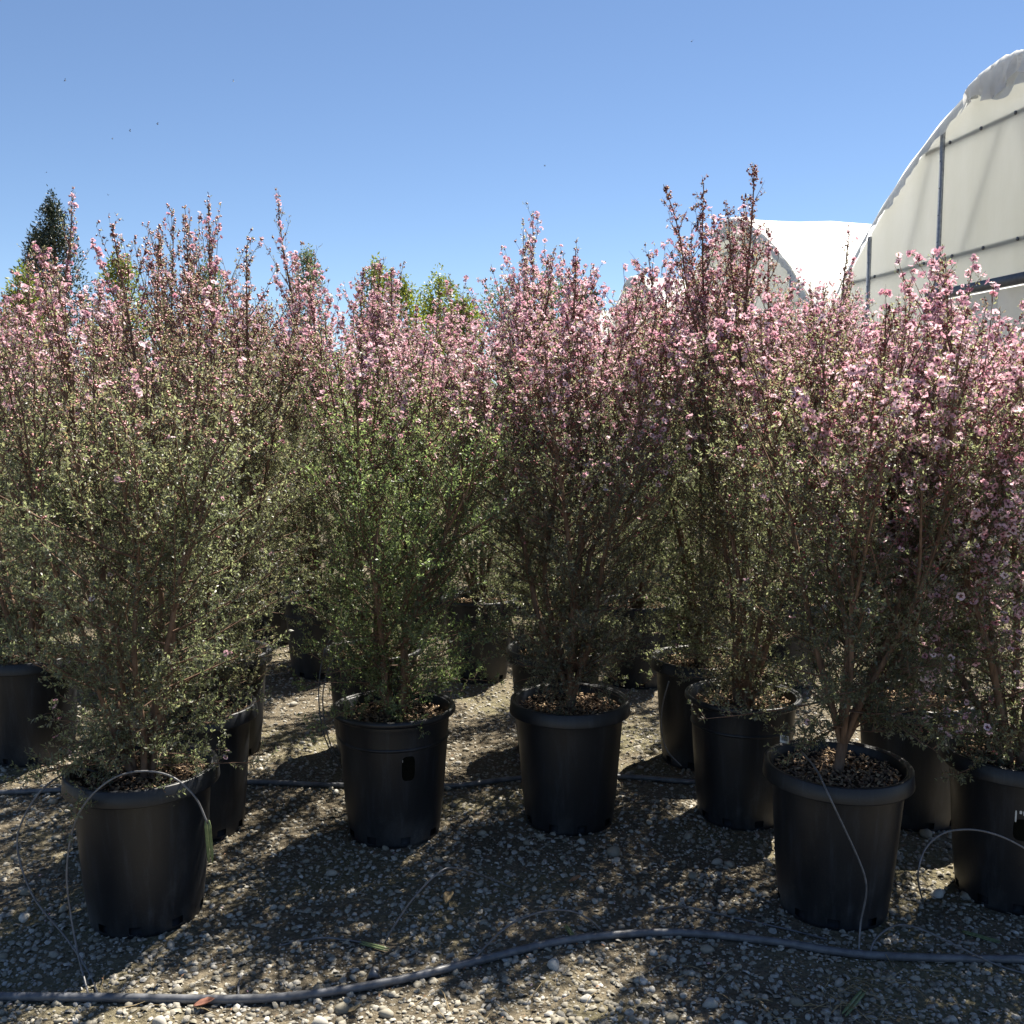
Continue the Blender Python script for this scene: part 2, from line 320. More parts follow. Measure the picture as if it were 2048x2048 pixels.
SOILZ = .405
def make_shrub(seed, H, stems, spread=.36, leaf='olive', twig_gap=.0155, fl=(.45, .75, .5), lowfl=.01, budp=.5, fork=0.0,
               leaf_mul=1.0, spires=1.0, flsize=.0175, sec_gap=.032, trunk_r=.012, bronze=.5, low=.03, ragged=.05, nfork=1, tipthin=.75, clusters=()):
    """stems: (azimuth deg, lean m, height fraction).  Returns dict of meshes and arrays, in the frame of the pot's base."""
    rng = np.random.default_rng(seed); out = {'stems': []}
    K = 16; t = np.linspace(0, 1, K)
    S_P = []; S_R = []
    trunk_top = np.array([rng.normal(0, .012), rng.normal(0, .012), SOILZ + fork])
    if fork > 0:
        tp = np.stack([np.linspace(0, trunk_top[0], 5), np.linspace(0, trunk_top[1], 5), np.linspace(SOILZ - .03, SOILZ + fork + .012, 5)], -1)
        v, f = tubes(tp[None], np.array([[trunk_r * 2.0, trunk_r * 1.6, trunk_r * 1.45, trunk_r * 1.5, trunk_r * 1.5]]), 10, True)
        out['trunk'] = mesh('trunk', v, f, BARK, smooth=True)
    for (az, lean, hf) in stems:
        hf = hf * (1 + ragged * rng.normal()); a = math.radians(az); zt = (H - fork) * hf
        b0 = trunk_top if fork > 0 else np.array([math.cos(a) * .018, math.sin(a) * .018, SOILZ - .02])
        r = lean * (0.45 * np.sin(t * math.pi / 2) ** .9 + .55 * t ** 1.15)
        w1, w2 = rng.normal(0, .02, 2), rng.normal(0, .012, 2); p1, p2 = rng.random(2) * 6.28
        wob = np.sin(t * 5 + p1)[:, None] * w1 + np.sin(t * 11 + p2)[:, None] * w2; wob = (wob - wob[0]) * np.minimum(1, t * 4)[:, None]
        P = np.stack([b0[0] + math.cos(a) * r + wob[:, 0], b0[1] + math.sin(a) * r + wob[:, 1], b0[2] + zt * t], -1)
        R = trunk_r * rng.uniform(.75, 1.1) * (1 - t) ** .8 + .0012
        S_P.append(P); S_R.append(R)
        v, f = tubes(P[None], R[None], 7); out['stems'].append(mesh('stem', v, f, BARK, smooth=True))
    for P in list(S_P)[:]:
        for _ in range(nfork):
            k = int(rng.integers(6, 11)); a = rng.random() * 6.28; off = rng.uniform(.06, .20); top = P[-1, 2] * rng.uniform(.86, 1.01)
            tt_ = np.linspace(0, 1, K); e = P[-1, :2] + np.array([math.cos(a), math.sin(a)]) * off
            q_ = np.stack([P[k, 0] + (e[0] - P[k, 0]) * tt_ ** .9, P[k, 1] + (e[1] - P[k, 1]) * tt_ ** .9, P[k, 2] + (max(top, P[k, 2] + .2) - P[k, 2]) * tt_], -1)
            q_[:, :2] += np.sin(tt_ * 6 + rng.random() * 6)[:, None] * rng.normal(0, .010, 2) * tt_[:, None]
            S_P.append(q_); R_ = .0042 * (1 - tt_) ** .8 + .0011
            v, f = tubes(q_[None], R_[None], 5); out['stems'].append(mesh('stem', v, f, BARK, smooth=True))
    nmain = len(stems); S_P = np.array(S_P)
    # secondaries
    p0, d0, hh, Ls, up = [], [], [], [], []
    axis = S_P[:, :, :2].mean((0,))
    for si, P in enumerate(S_P):
        L = P[-1, 2] - P[0, 2]; n = int(L / sec_gap * (1 if si < nmain else .75))
        tt = np.clip(low + (.99 - low) * (np.arange(n) + rng.random(n)) / n, 0, .995)
        q = np.stack([np.interp(tt, t, P[:, k]) for k in range(3)], -1)
        tg = nrm(np.stack([np.interp(np.minimum(tt + .04, 1), t, P[:, k]) for k in range(3)], -1) - np.stack([np.interp(tt - .04, t, P[:, k]) for k in range(3)], -1) + np.array([0, 0, 1e-4]))
        h = (q[:, 2] - SOILZ) / H; az = np.arange(n) * 2.4 + rng.random() * 6.28 + rng.normal(0, .4, n)
        ho = np.stack([np.cos(az), np.sin(az), 0 * az], -1)
        outw = q.copy(); outw[:, 2] = 0; outw = nrm(outw); ho = nrm(ho + .55 * outw)
        el = np.radians(np.interp(h, [0, .12, .35, .7, 1], [2, 18, 34, 56, 66]) + rng.normal(0, 12, n))
        d = nrm(ho * np.cos(el)[:, None] + np.array([0, 0, 1.]) * np.sin(el)[:, None])
        local = tt                                        # nearness to this stem's own tip shortens
        prof = np.interp(h, [0, .1, .3, .55, .8, 1], [.66, .80, .95, .98, .80, .38]) * np.interp(local, [0, .68, .87, 1], [1, 1, .60, .24])
        L2 = spread * prof * rng.uniform(.45, 1.25, n) * (1 if si < nmain else .6)
        p0.append(q); d0.append(d); hh.append(h); Ls.append(L2)
    p0 = np.vstack(p0); d0 = np.vstack(d0); hh = np.concatenate(hh); Ls = np.concatenate(Ls); n2 = len(p0)
    s = np.linspace(0, 1, 6); bend = np.interp(hh, [0, .1, .3, 1], [-.12, .0, .18, .22]) + rng.normal(0, .08, n2)
    side = perp(d0, rng) * rng.normal(0, .07, n2)[:, None]
    P2 = p0[:, None] + d0[:, None] * (Ls[:, None] * s)[..., None] + (np.array([0, 0, 1.]) * (bend * Ls)[:, None])[:, None] * (s ** 2)[None, :, None] + side[:, None] * (Ls[:, None] * np.sin(s * 3.0))[..., None]
    R2 = (.0010 + .0075 * Ls)[:, None] * (1 - s * .8)[None]
    tv, tf = tubes(P2, R2, 3)
    # twigs on secondaries and on the upper stems
    cnt = np.maximum(2, (Ls / twig_gap).astype(int)); ix = np.repeat(np.arange(n2), cnt); nt_ = len(ix)
    st = .12 + .9 * rng.random(nt_); st = np.minimum(st, 1)
    fi = st * 5; i0 = np.minimum(fi.astype(int), 4); fr = (fi - i0)[:, None]
    q = P2[ix, i0] * (1 - fr) + P2[ix, i0 + 1] * fr; tg = nrm(P2[ix, i0 + 1] - P2[ix, i0])
    ht = (q[:, 2] - SOILZ) / H
    tl = np.interp(ht, [0, .5, .75, 1], [.075, .065, .038, .022]) * rng.uniform(.45, 1.3, nt_) * (1.1 - .45 * st)
    dw = nrm(.65 * tg + .85 * perp(tg, rng) + np.array([0, 0, .22]))
    sp_q, sp_d, sp_l, sp_i = [], [], [], []
    for P in S_P:
        L = P[-1, 2] - P[0, 2]; n = int(L * .55 / .010)
        tt = .42 + .58 * rng.random(n) ** .8
        qq = np.stack([np.interp(tt, t, P[:, k]) for k in range(3)], -1)
        dd = nrm(perp(np.tile([[0., 0, 1.]], (n, 1)), rng) + np.array([0, 0, .7]))
        sp_q.append(qq); sp_d.append(dd); sp_l.append(rng.uniform(.012, .030, n) * np.interp(tt, [.4, .85, 1], [1.5, 1.0, .5]))
    sq = np.vstack(sp_q); sdv = np.vstack(sp_d); sl = np.concatenate(sp_l)
    Q = np.vstack([q, sq]); D = np.vstack([dw, sdv]); L3 = np.concatenate([tl, sl]); secid = np.concatenate([ix, np.full(len(sq), -1)])
    h3 = (Q[:, 2] - SOILZ) / H; n3 = len(Q)
    upb = (np.array([0, 0, 1.]) * (.25 * L3)[:, None])
    P3 = np.stack([Q, Q + D * (L3 * .5)[:, None] + upb * .2, Q + D * L3[:, None] + upb], 1)
    sw = perp(D, rng) * .0011; wv = np.stack([P3[:, 0] - sw, P3[:, 0] + sw, P3[:, 2] + sw * .5, P3[:, 2] - sw * .5], 1).reshape(-1, 3); wf = [np.arange(n3 * 4).reshape(-1, 4)]
    out['twigs'] = mesh('twigs', np.vstack([tv, wv]), [np.vstack([tf[0], wf[0] + len(tv)])], TWIG)
    # leaves
    gap = np.interp(h3, [0, .55, .85], [.0027, .0030, .0040]) / leaf_mul
    nl = np.maximum(4, (L3 / gap).astype(int)); li = np.repeat(np.arange(n3), nl); N = len(li)
    sl_ = rng.random(N) ** .8; tip = rng.random(N) < .12; sl_[tip] = 1
    base = P3[li, 0] * (1 - sl_)[:, None] + P3[li, 2] * sl_[:, None]
    td = D[li]; ld = nrm(td * rng.uniform(.25, .9, N)[:, None] + perp(td, rng) * .85 + np.array([0, 0, .12]))
    hl = h3[li]
    LL = rng.uniform(.0082, .0150, N) * np.interp(hl, [0, .6, 1], [1.05, 1.0, .8]); WW = LL * rng.uniform(.26, .40, N)
    sdv_ = perp(ld, rng); nn = np.cross(ld, sdv_)
    mid = base + ld * (LL * .5)[:, None] + nn * (LL * .06)[:, None]
    V = np.stack([base, mid - sdv_ * (WW * .5)[:, None], base + ld * LL[:, None], mid + sdv_ * (WW * .5)[:, None]], 1).reshape(-1, 3)
    F = np.arange(N * 4).reshape(-1, 4)
    sect = rng.normal(0, .16, n2 + 1)                         # branch to branch variation
    tint = np.clip(.02 + .55 * rng.random(N) ** 1.3 + .8 * sect[secid[li]] + bronze * smooth(.45, .9, hl) * rng.uniform(.3, 1.2, N), 0, 1)
    out['leaves'] = mesh('leaves', V, F, LEAF[leaf], attrs={'tint': tint}); out['nl'] = N
    # flowers: flowering branches carry sleeves of blossom, others a few single ones
    a, b, dens = fl
    topthin = lambda h: 1 - tipthin * smooth(.72, .95, h)
    psec = smooth(a, b, hh) * dens * topthin(hh); flowering = np.concatenate([rng.random(n2) < psec, [False]])
    pf = np.where(flowering[secid], .88, smooth(a - .05, b, h3) * topthin(h3) * dens * .16) + lowfl * (rng.random(n3) < .5)
    pf = np.where(secid < 0, smooth(a, b, h3) * topthin(h3) * dens * .40 * (h3 < .97), pf)
    for (c0, c1, c2, cr, cp) in clusters:
        near = np.linalg.norm((Q - np.array([c0, c1, c2])) * [1, .7, 1], axis=1) < cr; pf = np.maximum(pf, near * cp)
    m = rng.random(n3) < pf; k = np.where(m, rng.integers(1, 3 + flowering[secid].astype(int)), 0); fi_ = np.repeat(np.arange(n3), k)
    nf = len(fi_); u = rng.uniform(.3, 1.0, nf)[:, None]
    fp = P3[fi_, 0] * (1 - u) + P3[fi_, 2] * u; fd = nrm(D[fi_] * .5 + perp(D[fi_], rng) * .6 + np.array([0, 0, .35])); fp = fp + fd * .006
    fs = flsize * rng.uniform(.75, 1.15, nf); ft = np.clip(rng.normal(.50, .26, nf) + .12 * rng.normal(size=n2 + 1)[secid[fi_]], 0, 1)
    out['fl'] = (fp, fd, fs, ft)
    # buds
    mb = rng.random(n3) < budp * smooth(a - .12, a + .25, h3) * np.where(flowering[secid], .5, 1); kb = np.where(mb, rng.integers(1, 5, n3), 0); bi = np.repeat(np.arange(n3), kb); nb = len(bi)
    u = rng.uniform(.2, 1, nb)[:, None]; bp = P3[bi, 0] * (1 - u) + P3[bi, 2] * u; bd = nrm(perp(D[bi], rng) + D[bi] * .5); bp = bp + bd * .004
    bs = rng.uniform(.0022, .0042, nb)
    V = (TET_V[None] * bs[:, None, None] + bp[:, None]).reshape(-1, 3); F = (TET_F[None] + (np.arange(nb) * 4)[:, None, None]).reshape(-1, 3)
    if nb: out['buds'] = mesh('buds', V, F, BUD, attrs={'tint': np.repeat(rng.random(nb), 4)}, smooth=True)
    return out

def flower_part(data, keep, rng):
    fp, fd, fs, ft = [a[keep] for a in data]
    v, f, mi, t = flowers_mesh_data(fp, fd, fs, ft, rng); return mesh('flowers', v, f, [PETAL, CENTRE], mi, {'tint': t})

# ------------------------------------------------------------------ pots
def lathe_mesh(name, prof, mat, seg=56, notches=0, rng=None, nrow=None):
    a = np.arange(seg) * 2 * np.pi / seg; pr = np.array(prof)
    V = np.stack([pr[:, 0:1] * np.cos(a), pr[:, 0:1] * np.sin(a), np.repeat(pr[:, 1:2], seg, 1)], -1)
    idx = np.arange(len(pr) * seg).reshape(len(pr), seg); nx = np.roll(idx, -1, 1)
    q = np.stack([idx[:-1], nx[:-1], nx[1:], idx[1:]], -1)
    keep = np.ones(q.shape[:2], bool)
    if notches:
        for k in range(notches):
            c = int(seg * (k + .3) / notches); keep[nrow, [c % seg, (c + 1) % seg]] = False
    return mesh(name, V.reshape(-1, 3), q[keep], mat, smooth=True)
# body from the inside bottom up over the lip and down the outside, then under
PBODY = lathe_mesh('pot', [(.02, .03), (.142, .03), (.191, .40), (.1985, .442), (.2025, .446), (.2055, .442), (.199, .41), (.198, .40), (.1945, .36), (.1945, .355), (.177, .12), (.167, .036), (.164, .012), (.162, .0), (.152, .0), (.150, .026), (.02, .027)], POT, 60, 9, nrow=11)
RIM_BAND = lathe_mesh('rim', [(.204, .443), (.210, .4475), (.217, .448), (.2205, .445), (.2245, .404), (.2245, .401), (.222, .4005), (.2185, .440), (.206, .440)], POT, 60)
RIM_ROLL = lathe_mesh('rim', [(.204, .440), (.206, .447), (.212, .451), (.219, .449), (.2225, .442), (.2225, .434), (.217, .428), (.1995, .425)], POT, 60)
RING = lathe_mesh('ring', [(.1935, .352), (.1985, .349), (.1985, .343), (.1925, .339)], POT, 60)
r2 = np.random.default_rng(3)
def soil_mesh():
    V = [(0, 0, SOILZ + .008)]; F = []; n = 28
    for j, rr in enumerate((.05, .10, .15, .1925)):
        for k in range(n):
            a = k * 2 * math.pi / n; V.append((rr * math.cos(a), rr * math.sin(a), SOILZ + r2.normal(0, .005) - (.012 if j == 3 else 0)))
    T = [(0, 1 + k, 1 + (k + 1) % n) for k in range(n)]; Q = []
    for j in range(3):
        for k in range(n): Q.append((1 + j * n + k, 1 + (j + 1) * n + k, 1 + (j + 1) * n + (k + 1) % n, 1 + j * n + (k + 1) % n))
    return mesh('potting_mix', V, [np.array(T), np.array(Q)], SOIL, smooth=True)
SOILM = soil_mesh()
def chips_mesh():
    n = 800; rr = .184 * np.sqrt(r2.random(n)); a = r2.random(n) * 6.283
    V = np.array([(x, y, z) for x in (-.5, .5) for y in (-.5, .5) for z in (-.5, .5)])
    sz = np.stack([r2.uniform(.004, .018, n), r2.uniform(.003, .007, n), r2.uniform(.0012, .004, n)], -1)
    v = V[None] * sz[:, None]; R = frames(nrm(np.stack([r2.normal(0, .5, n), r2.normal(0, .5, n), np.ones(n)], -1)), r2)
    v = np.einsum('nij,nkj->nki', R, v) + np.stack([rr * np.cos(a), rr * np.sin(a), SOILZ + .006 + r2.random(n) * .008], -1)[:, None]
    bf = np.array([[0, 1, 3, 2], [4, 6, 7, 5], [0, 4, 5, 1], [2, 3, 7, 6], [0, 2, 6, 4], [1, 5, 7, 3]])
    F = (bf[None] + (np.arange(n) * 8)[:, None, None]).reshape(-1, 4)
    return mesh('bark_mulch', v.reshape(-1, 3), F, CHIP, attrs={'tint': np.repeat(r2.random(n), 6)})
CHIPS = chips_mesh()

def place(name_label, proto, x, y, rz=0, potrot=None, scale=1.0, rim='band', group=None, single=0, pot=True, sz=1.0):
    """one potted shrub"""
    root = empty('potted_shrub', (x, y, 0), 0)
    tag(root, name_label, 'potted shrub', group)
    pr = potrot if potrot is not None else RNG.random() * 6.28
    p = link('pot', PBODY, root); p.rotation_euler[2] = pr; p.scale = (.957 + RNG.normal(0, .01), .957 + RNG.normal(0, .01), 1 + RNG.normal(0, .01)); p.rotation_euler[0] = RNG.normal(0, .008)
    link('rim', RIM_BAND if rim == 'band' else RIM_ROLL, p)
    if rim != 'band': link('ring', RING, p)
    s = link('potting_mix', SOILM, root); s.rotation_euler[2] = pr * 2; s.scale = (.95, .95, 1)
    c = link('bark_mulch', CHIPS, root); c.rotation_euler[2] = pr * 3; c.scale = (.95, .95, 1); tag(c, kind='stuff')
    def place_part(nm, me, kind=None):
        o = link(nm, me, root); o.rotation_euler[2] = rz
        if sz != 1.0 or scale != 1.0: o.scale = (scale, scale, sz); o.location.z = SOILZ * (1 - sz)
        if kind: tag(o, kind=kind)
        return o
    if 'trunk' in proto: place_part('trunk', proto['trunk'])
    for st in proto['stems']: place_part('stem', st)
    place_part('twigs', proto['twigs'], 'stuff'); place_part('leaves', proto['leaves'], 'stuff')
    if 'buds' in proto: place_part('buds', proto['buds'], 'stuff')
    fp, fd, fs, ft = proto['fl']; nf = len(fp)
    if single and nf:
        c, s_ = math.cos(rz), math.sin(rz); R = np.array([[c, -s_, 0], [s_, c, 0], [0, 0, 1]])
        wp = fp @ R.T; wd = fd @ R.T
        tocam = nrm(np.array([0, 0, CAMH]) - (wp + np.array([x, y, 0])))
        score = -(wp @ np.array([-x, -y, 0]) / math.hypot(x, y)) - .05 * (wd * tocam).sum(1)
        order = np.argsort(score); one = order[:single]; rest = order[single:]
        rg = np.random.default_rng(nf)
        Fr = frames(wd[one], rg)
        for k, i in enumerate(one):
            o = link('flower', FLOWER_MESH[min(5, max(0, int(rg.integers(6))))], root)
            M = Matrix(Fr[k].tolist()).to_4x4() @ Matrix.Scale(float(fs[i]), 4); M.translation = Vector(wp[i].tolist()); o.matrix_local = M
        if len(rest):
            o = link('flowers', flower_part((fp, fd, fs, ft), rest, rg), root); o.rotation_euler[2] = rz; tag(o, kind='stuff')
    elif nf:
        if 'flm' not in proto: proto['flm'] = flower_part(proto['fl'], np.arange(nf), np.random.default_rng(nf))
        place_part('flowers', proto['flm'], 'stuff')
    return root

P = {}
P[1] = make_shrub(21, 1.42, [(150, .34, .95), (170, .20, 1.0), (75, .12, .9), (20, .20, .86), (200, .30, .85), (300, .22, .8), (350, .30, .78)], .40, 'olive', fl=(.58, .95, .36), lowfl=.012, budp=.35, tipthin=.2, clusters=((-.34, -.14, .56, .17, .22), (-.40, -.1, .70, .12, .15), (-.28, -.05, .45, .12, .2)))
P[2] = make_shrub(22, 1.38, [(110, .25, .98), (160, .20, .9), (40, .16, 1.0), (250, .25, .8), (320, .28, .84), (10, .30, .8)], .40, 'green', fl=(.60, .9, .6), lowfl=.004, budp=.3, bronze=.25)
P[3] = make_shrub(23, 1.60, [(140, .28, .9), (95, .10, 1.0), (60, .16, .95), (20, .30, .9), (250, .26, .75), (320, .30, .8), (185, .33, .8)], .40, 'grey', fl=(.46, .68, .8), lowfl=.006, budp=.6, fork=.03, clusters=((.28, -.1, .58, .09, .12),))
P[4] = make_shrub(24, 1.42, [(170, .26, .98), (150, .10, .92), (25, .36, .95), (50, .20, 1.0), (5, .48, .80), (260, .30, .80), (310, .30, .84)], .40, 'olive', trunk_r=.010, fl=(.42, .88, .50), lowfl=.03, budp=.5, clusters=((.26, -.14, .60, .14, .35), (.34, -.05, .75, .18, .28), (.26, -.05, .48, .10, .3), (.36, 0, 1.0, .2, .25)), fork=.075, flsize=.021)
P['M'] = make_shrub(25, 1.60, [(175, .40, .74), (130, .25, .98), (80, .16, .80), (200, .30, .84), (20, .30, 1.0), (260, .28, .78), (155, .50, .66)], .40, 'olive', fl=(.02, .50, .85), lowfl=.08, budp=.3, flsize=.0215, tipthin=.1, clusters=((-.34, -.12, .95, .26, .30), (-.30, -.15, 1.35, .25, .4), (-.32, -.1, .62, .16, .2)))
P['K'] = make_shrub(26, 1.93, [(130, .16, .92), (80, .10, 1.0), (60, .20, .96), (200, .25, .72), (280, .26, .68), (340, .26, .75)], .29, 'bronze', fl=(.48, .66, .5), lowfl=.006, budp=.9, bronze=.9, tipthin=.93)
P['B'] = make_shrub(27, 1.72, [(160, .28, .95), (100, .14, 1.0), (40, .22, .95), (10, .34, .88), (220, .28, .8), (300, .30, .8)], .38, 'bronze', fl=(.56, .88, .3), lowfl=.008, budp=.75)
P['D'] = make_shrub(28, 1.80, [(150, .42, .95), (100, .18, .92), (60, .24, 1.0), (20, .42, .92), (200, .34, .85), (300, .30, .8)], .36, 'olive', fl=(.45, .72, .85), lowfl=.006, budp=.4, flsize=.021)
P['E'] = make_shrub(29, 1.86, [(170, .26, .94), (110, .14, 1.0), (70, .20, .97), (15, .30, .92), (230, .28, .82), (320, .28, .84)], .38, 'olive', fl=(.46, .68, .9), lowfl=.003, budp=.6, leaf_mul=.9)
P['H'] = make_shrub(30, 1.88, [(180, .30, .88), (120, .12, 1.0), (70, .14, .96), (10, .28, .93), (250, .28, .84), (330, .30, .9)], .38, 'olive', fl=(.45, .65, 1.0), lowfl=.003, budp=.6)

G1 = 'potted shrubs standing in rows on the gravel'
SHR = [
 ('tea tree shrub in the large pot at front left, thin tube arching over its rim', 1, -1.09, 2.79, 'band', 200),
 ('bushy green shrub in the rolled-rim pot bearing a black sticker, left of centre', 2, -.42, 3.37, 'roll', 120),
 ('grey-leaved shrub in the banded-rim pot at the centre, stems leaning left', 3, .21, 3.47, 'band', 160),
 ('shrub forking from one short trunk in the front right pot with a tube across it', 4, .97, 2.83, 'band', 300),
 ('shrub thick with pink flowers in the pot cut by the right edge', 'M', 1.55, 2.91, 'band', 300),
 ('tallest dark shrub with twin spires, in the pot left of the front right one', 'K', .85, 3.51, 'roll', 140),
 ('shrub in the pot half hidden behind the front left pot', 'B', -1.13, 3.39, 'band', 120),
 ('shrub in the dark pot squeezed between the front right pot and the right edge pot', 4, 1.48, 3.50, 'band', 0),
 ('shrub with long arching pink sprays in the pot at the left edge', 'D', -2.08, 4.14, 'band', 100),
 ('shrub in the pot just showing behind the half hidden front left pair', 'B', -1.28, 4.2, 'band', 0),
 ('shrub in the pot right behind the green bush, thin tubes looping beside it', 'E', -.61, 4.2, 'roll', 0),
 ('shrub in the pot almost covered by the centre banded-rim pot', 'H', .19, 4.2, 'band', 0),
 ('pink flowered shrub in the pot behind and left of the tall spired one', 'H', .81, 4.09, 'band', 0),
 ('shrub in the far pot seen in the gap left of the green bush', 'D', -1.1, 5.51, 'roll', 0),
 ('shrub in the far pot seen between the two centre pots', 'H', -.19, 5.41, 'roll', 0),
 ('shrub in the far pot with a bright rim, seen right of the centre pot', 'E', .69, 5.31, 'band', 0),
]
ROT = {9: 2.2, 11: 1.9, 12: 4.1, 13: 3.3, 14: .9, 15: 5.0, 7: 2.7, 10: 0}
for i, (lab, k, x, y, rim, single) in enumerate(SHR):
    rz = ROT.get(i, 0.0)
    place(lab, P[k], x * .98, y, rz, None, {7: .84, 9: .92, 10: .92, 11: .92, 12: .88}.get(i, 1.0), rim, G1, single, sz={9: 1.10, 10: .92, 11: 1.0, 13: 1.10, 14: .95, 15: 1.0, 12: 1.0}.get(i, 1.0))
BACK = 'shrubs in the back rows'
keys = ['E', 'H', 'D', 'B', 3, 'H', 'E', 'K']
rb = np.random.default_rng(77); j = 0
for (yy, xs) in [(5.4, [-2.0, -2.9, 1.60]), (6.4, [-3.2, -2.3, -1.4, -.55, .35, 1.2, 2.05, 2.9]), (7.5, [-3.6, -2.6, -1.7, -.8, .1, 1.0, 1.9, 2.8]), (8.7, [-3.4, -2.2, -1.1, 0, 1.1, 2.2, 3.2])]:
    for x in xs:
        place('pink flowering shrub in the crowded back rows beyond the far pots', P[keys[j % len(keys)]], x + rb.normal(0, .06), yy + rb.normal(0, .08), rb.random() * 6.28, None, 1.0, 'band', BACK, 0, sz=rb.uniform(.90, 1.06) * (.82 if yy < 4.4 and x > 1 else 1)); j += 1
print('leaves', {k: (v['nl'], len(v['fl'][0])) for k, v in P.items()})

# ------------------------------------------------------------------ greenhouses
def filmmat(name, col, tr, rough=.45, stain=(.9, .88, .8)):
    m, nt, b = newmat(name)
    n = noise(nt, 1.2, 5, stretch=(1, 1, .35)); c = ramp(nt, [(.3, tuple(a * s for a, s in zip(col, stain))), (.65, col)], n)
    nt.links.new(c, b.inputs['Base Color']); b.inputs['Roughness'].default_value = rough; b.inputs['Specular IOR Level'].default_value = .3
    bump(nt, b, noise(nt, 2.6, 7, rough=.65, stretch=(1, 1.5, 1)), .35, .05)
    translucent(nt, b, c, tr); return m
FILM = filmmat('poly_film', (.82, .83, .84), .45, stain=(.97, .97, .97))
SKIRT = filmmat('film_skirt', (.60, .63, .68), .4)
PANEL = filmmat('polycarbonate', (.79, .80, .75), .66, .3, (.86, .86, .82))
GALV = plain('galvanised_steel', [(.3, (.22, .24, .27)), (.7, (.36, .38, .41))], .45, 30, .5, metallic=.3)
DARKST = plain('grey_steel', [(.3, (.075, .085, .10)), (.7, (.12, .13, .15))], .5, 30, .5)
DOORW = filmmat('white_door', (.86, .86, .86), .6)
ARCH = np.array([(0, 5.05), (.36, 5.0), (.83, 4.83), (1.34, 4.60), (1.81, 4.36), (2.32, 4.06), (2.82, 3.69), (3.3, 3.30), (3.65, 2.96), (3.92, 2.55), (4.05, 2.1), (4.10, 1.5), (4.10, 0)])
def archz(s): return np.interp(abs(s), ARCH[:, 0], ARCH[:, 1])
GROT = math.radians(9)
def greenhouse(x, y, label, length=26, detail=True, seed=0):
    # local frame: +Y along the gable (away from the viewer), +X along the ridge, gable in the plane X = 0
    rg = np.random.default_rng(seed)
    root = empty('greenhouse', (x, y, 0), GROT); tag(root, label, 'greenhouse', 'row of greenhouses')
    prof = np.vstack([ARCH[::-1] * [-1, 1], ARCH[1:]]); 
    # finer profile
    d = np.concatenate([[0], np.cumsum(np.linalg.norm(np.diff(prof, axis=0), axis=1))]); u = np.linspace(0, d[-1], 181)
    pf = np.stack([np.interp(u, d, prof[:, 0]), np.interp(u, d, prof[:, 1])], -1)
    for _ in range(40): pf[12:-12] = (pf[11:-13] + 2 * pf[12:-12] + pf[13:-11]) / 4
    nx = 44; X = np.linspace(-.04, length, nx)
    V = np.zeros((nx, len(pf), 3)); V[..., 0] = X[:, None]; V[..., 1] = pf[:, 0]; V[..., 2] = pf[:, 1]
    nr = np.stack([np.gradient(pf[:, 1]), -np.gradient(pf[:, 0])], -1) * -1; nr /= np.linalg.norm(nr, axis=1, keepdims=True)
    sag = .022 * np.cos(X * 2 * math.pi / 1.83)[:, None] + .010 * np.sin(X[:, None] * 5.1 + u[None] * 2.3) + .008 * np.sin(u[None] * 9 + X[:, None] * 1.4)
    V[..., 1] += nr[:, 0] * (sag + .015); V[..., 2] += nr[:, 1] * (sag + .015); V[:, [0, -1], 2] = 0.0
    idx = np.arange(nx * len(pf)).reshape(nx, len(pf)); q = np.stack([idx[:-1, :-1], idx[1:, :-1], idx[1:, 1:], idx[:-1, 1:]], -1).reshape(-1, 4)
    build('roof_cover', V.reshape(-1, 3), q, FILM, root, smooth=True)
    # loose film wrapped over the gable edge
    ns = 4; W = np.zeros((len(pf), ns + 1, 3))
    wid = .12 + .03 * np.sin(u * 2.1 + seed) + .025 * np.sin(u * 5.3 + 1) + .26 * np.exp(-((u - d[-1] / 2) / .55) ** 2) + rg.normal(0, .012, len(u))
    fold = np.sin(u * 23 + 2 * np.sin(u * 3.1)) * .6 + np.sin(u * 41 + 1.3) * .4
    for k in range(ns + 1):
        f = k / ns
        W[:, k, 0] = -.05 - .03 * f + .020 * f * fold * (1 + 1.5 * np.exp(-((u - d[-1] / 2) / .6) ** 2)) + (rg.normal(0, .006, len(u)) if k else 0) - .05 * f * np.exp(-((u - d[-1] / 2) / .5) ** 2)
        W[:, k, 1] = pf[:, 0] + nr[:, 0] * (.018 - wid * f); W[:, k, 2] = np.maximum(pf[:, 1] + nr[:, 1] * (.018 - wid * f), .01)
    idx = np.arange(len(pf) * (ns + 1)).reshape(len(pf), ns + 1); q = np.stack([idx[:-1, :-1], idx[1:, :-1], idx[1:, 1:], idx[:-1, 1:]], -1).reshape(-1, 4)
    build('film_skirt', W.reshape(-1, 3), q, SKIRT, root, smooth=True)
    nb_, nc_ = 26, 9; Wb = np.zeros((nb_, nc_, 3))
    for i_ in range(nb_):
        w_ = i_ / (nb_ - 1) * 2 - 1
        for j_ in range(nc_):
            f_ = j_ / (nc_ - 1); cr = .022 * math.sin(w_ * 19 + f_ * 4) + .016 * math.sin(w_ * 33 - f_ * 7) + rg.normal(0, .006)
            drop = (.30 + .10 * math.sin(w_ * 5 + seed)) * max(0, f_ - .35) / .65
            Wb[i_, j_] = (.22 - .34 * min(1, f_ / .4) - .02 * f_ + cr * (.4 + f_), w_ * .62, archz(w_ * .62) + .012 + cr * .6 - drop)
    ib = np.arange(nb_ * nc_).reshape(nb_, nc_); build('ridge_film_bunch', Wb.reshape(-1, 3), np.stack([ib[:-1, :-1], ib[1:, :-1], ib[1:, 1:], ib[:-1, 1:]], -1).reshape(-1, 4), FILM, root, smooth=True)
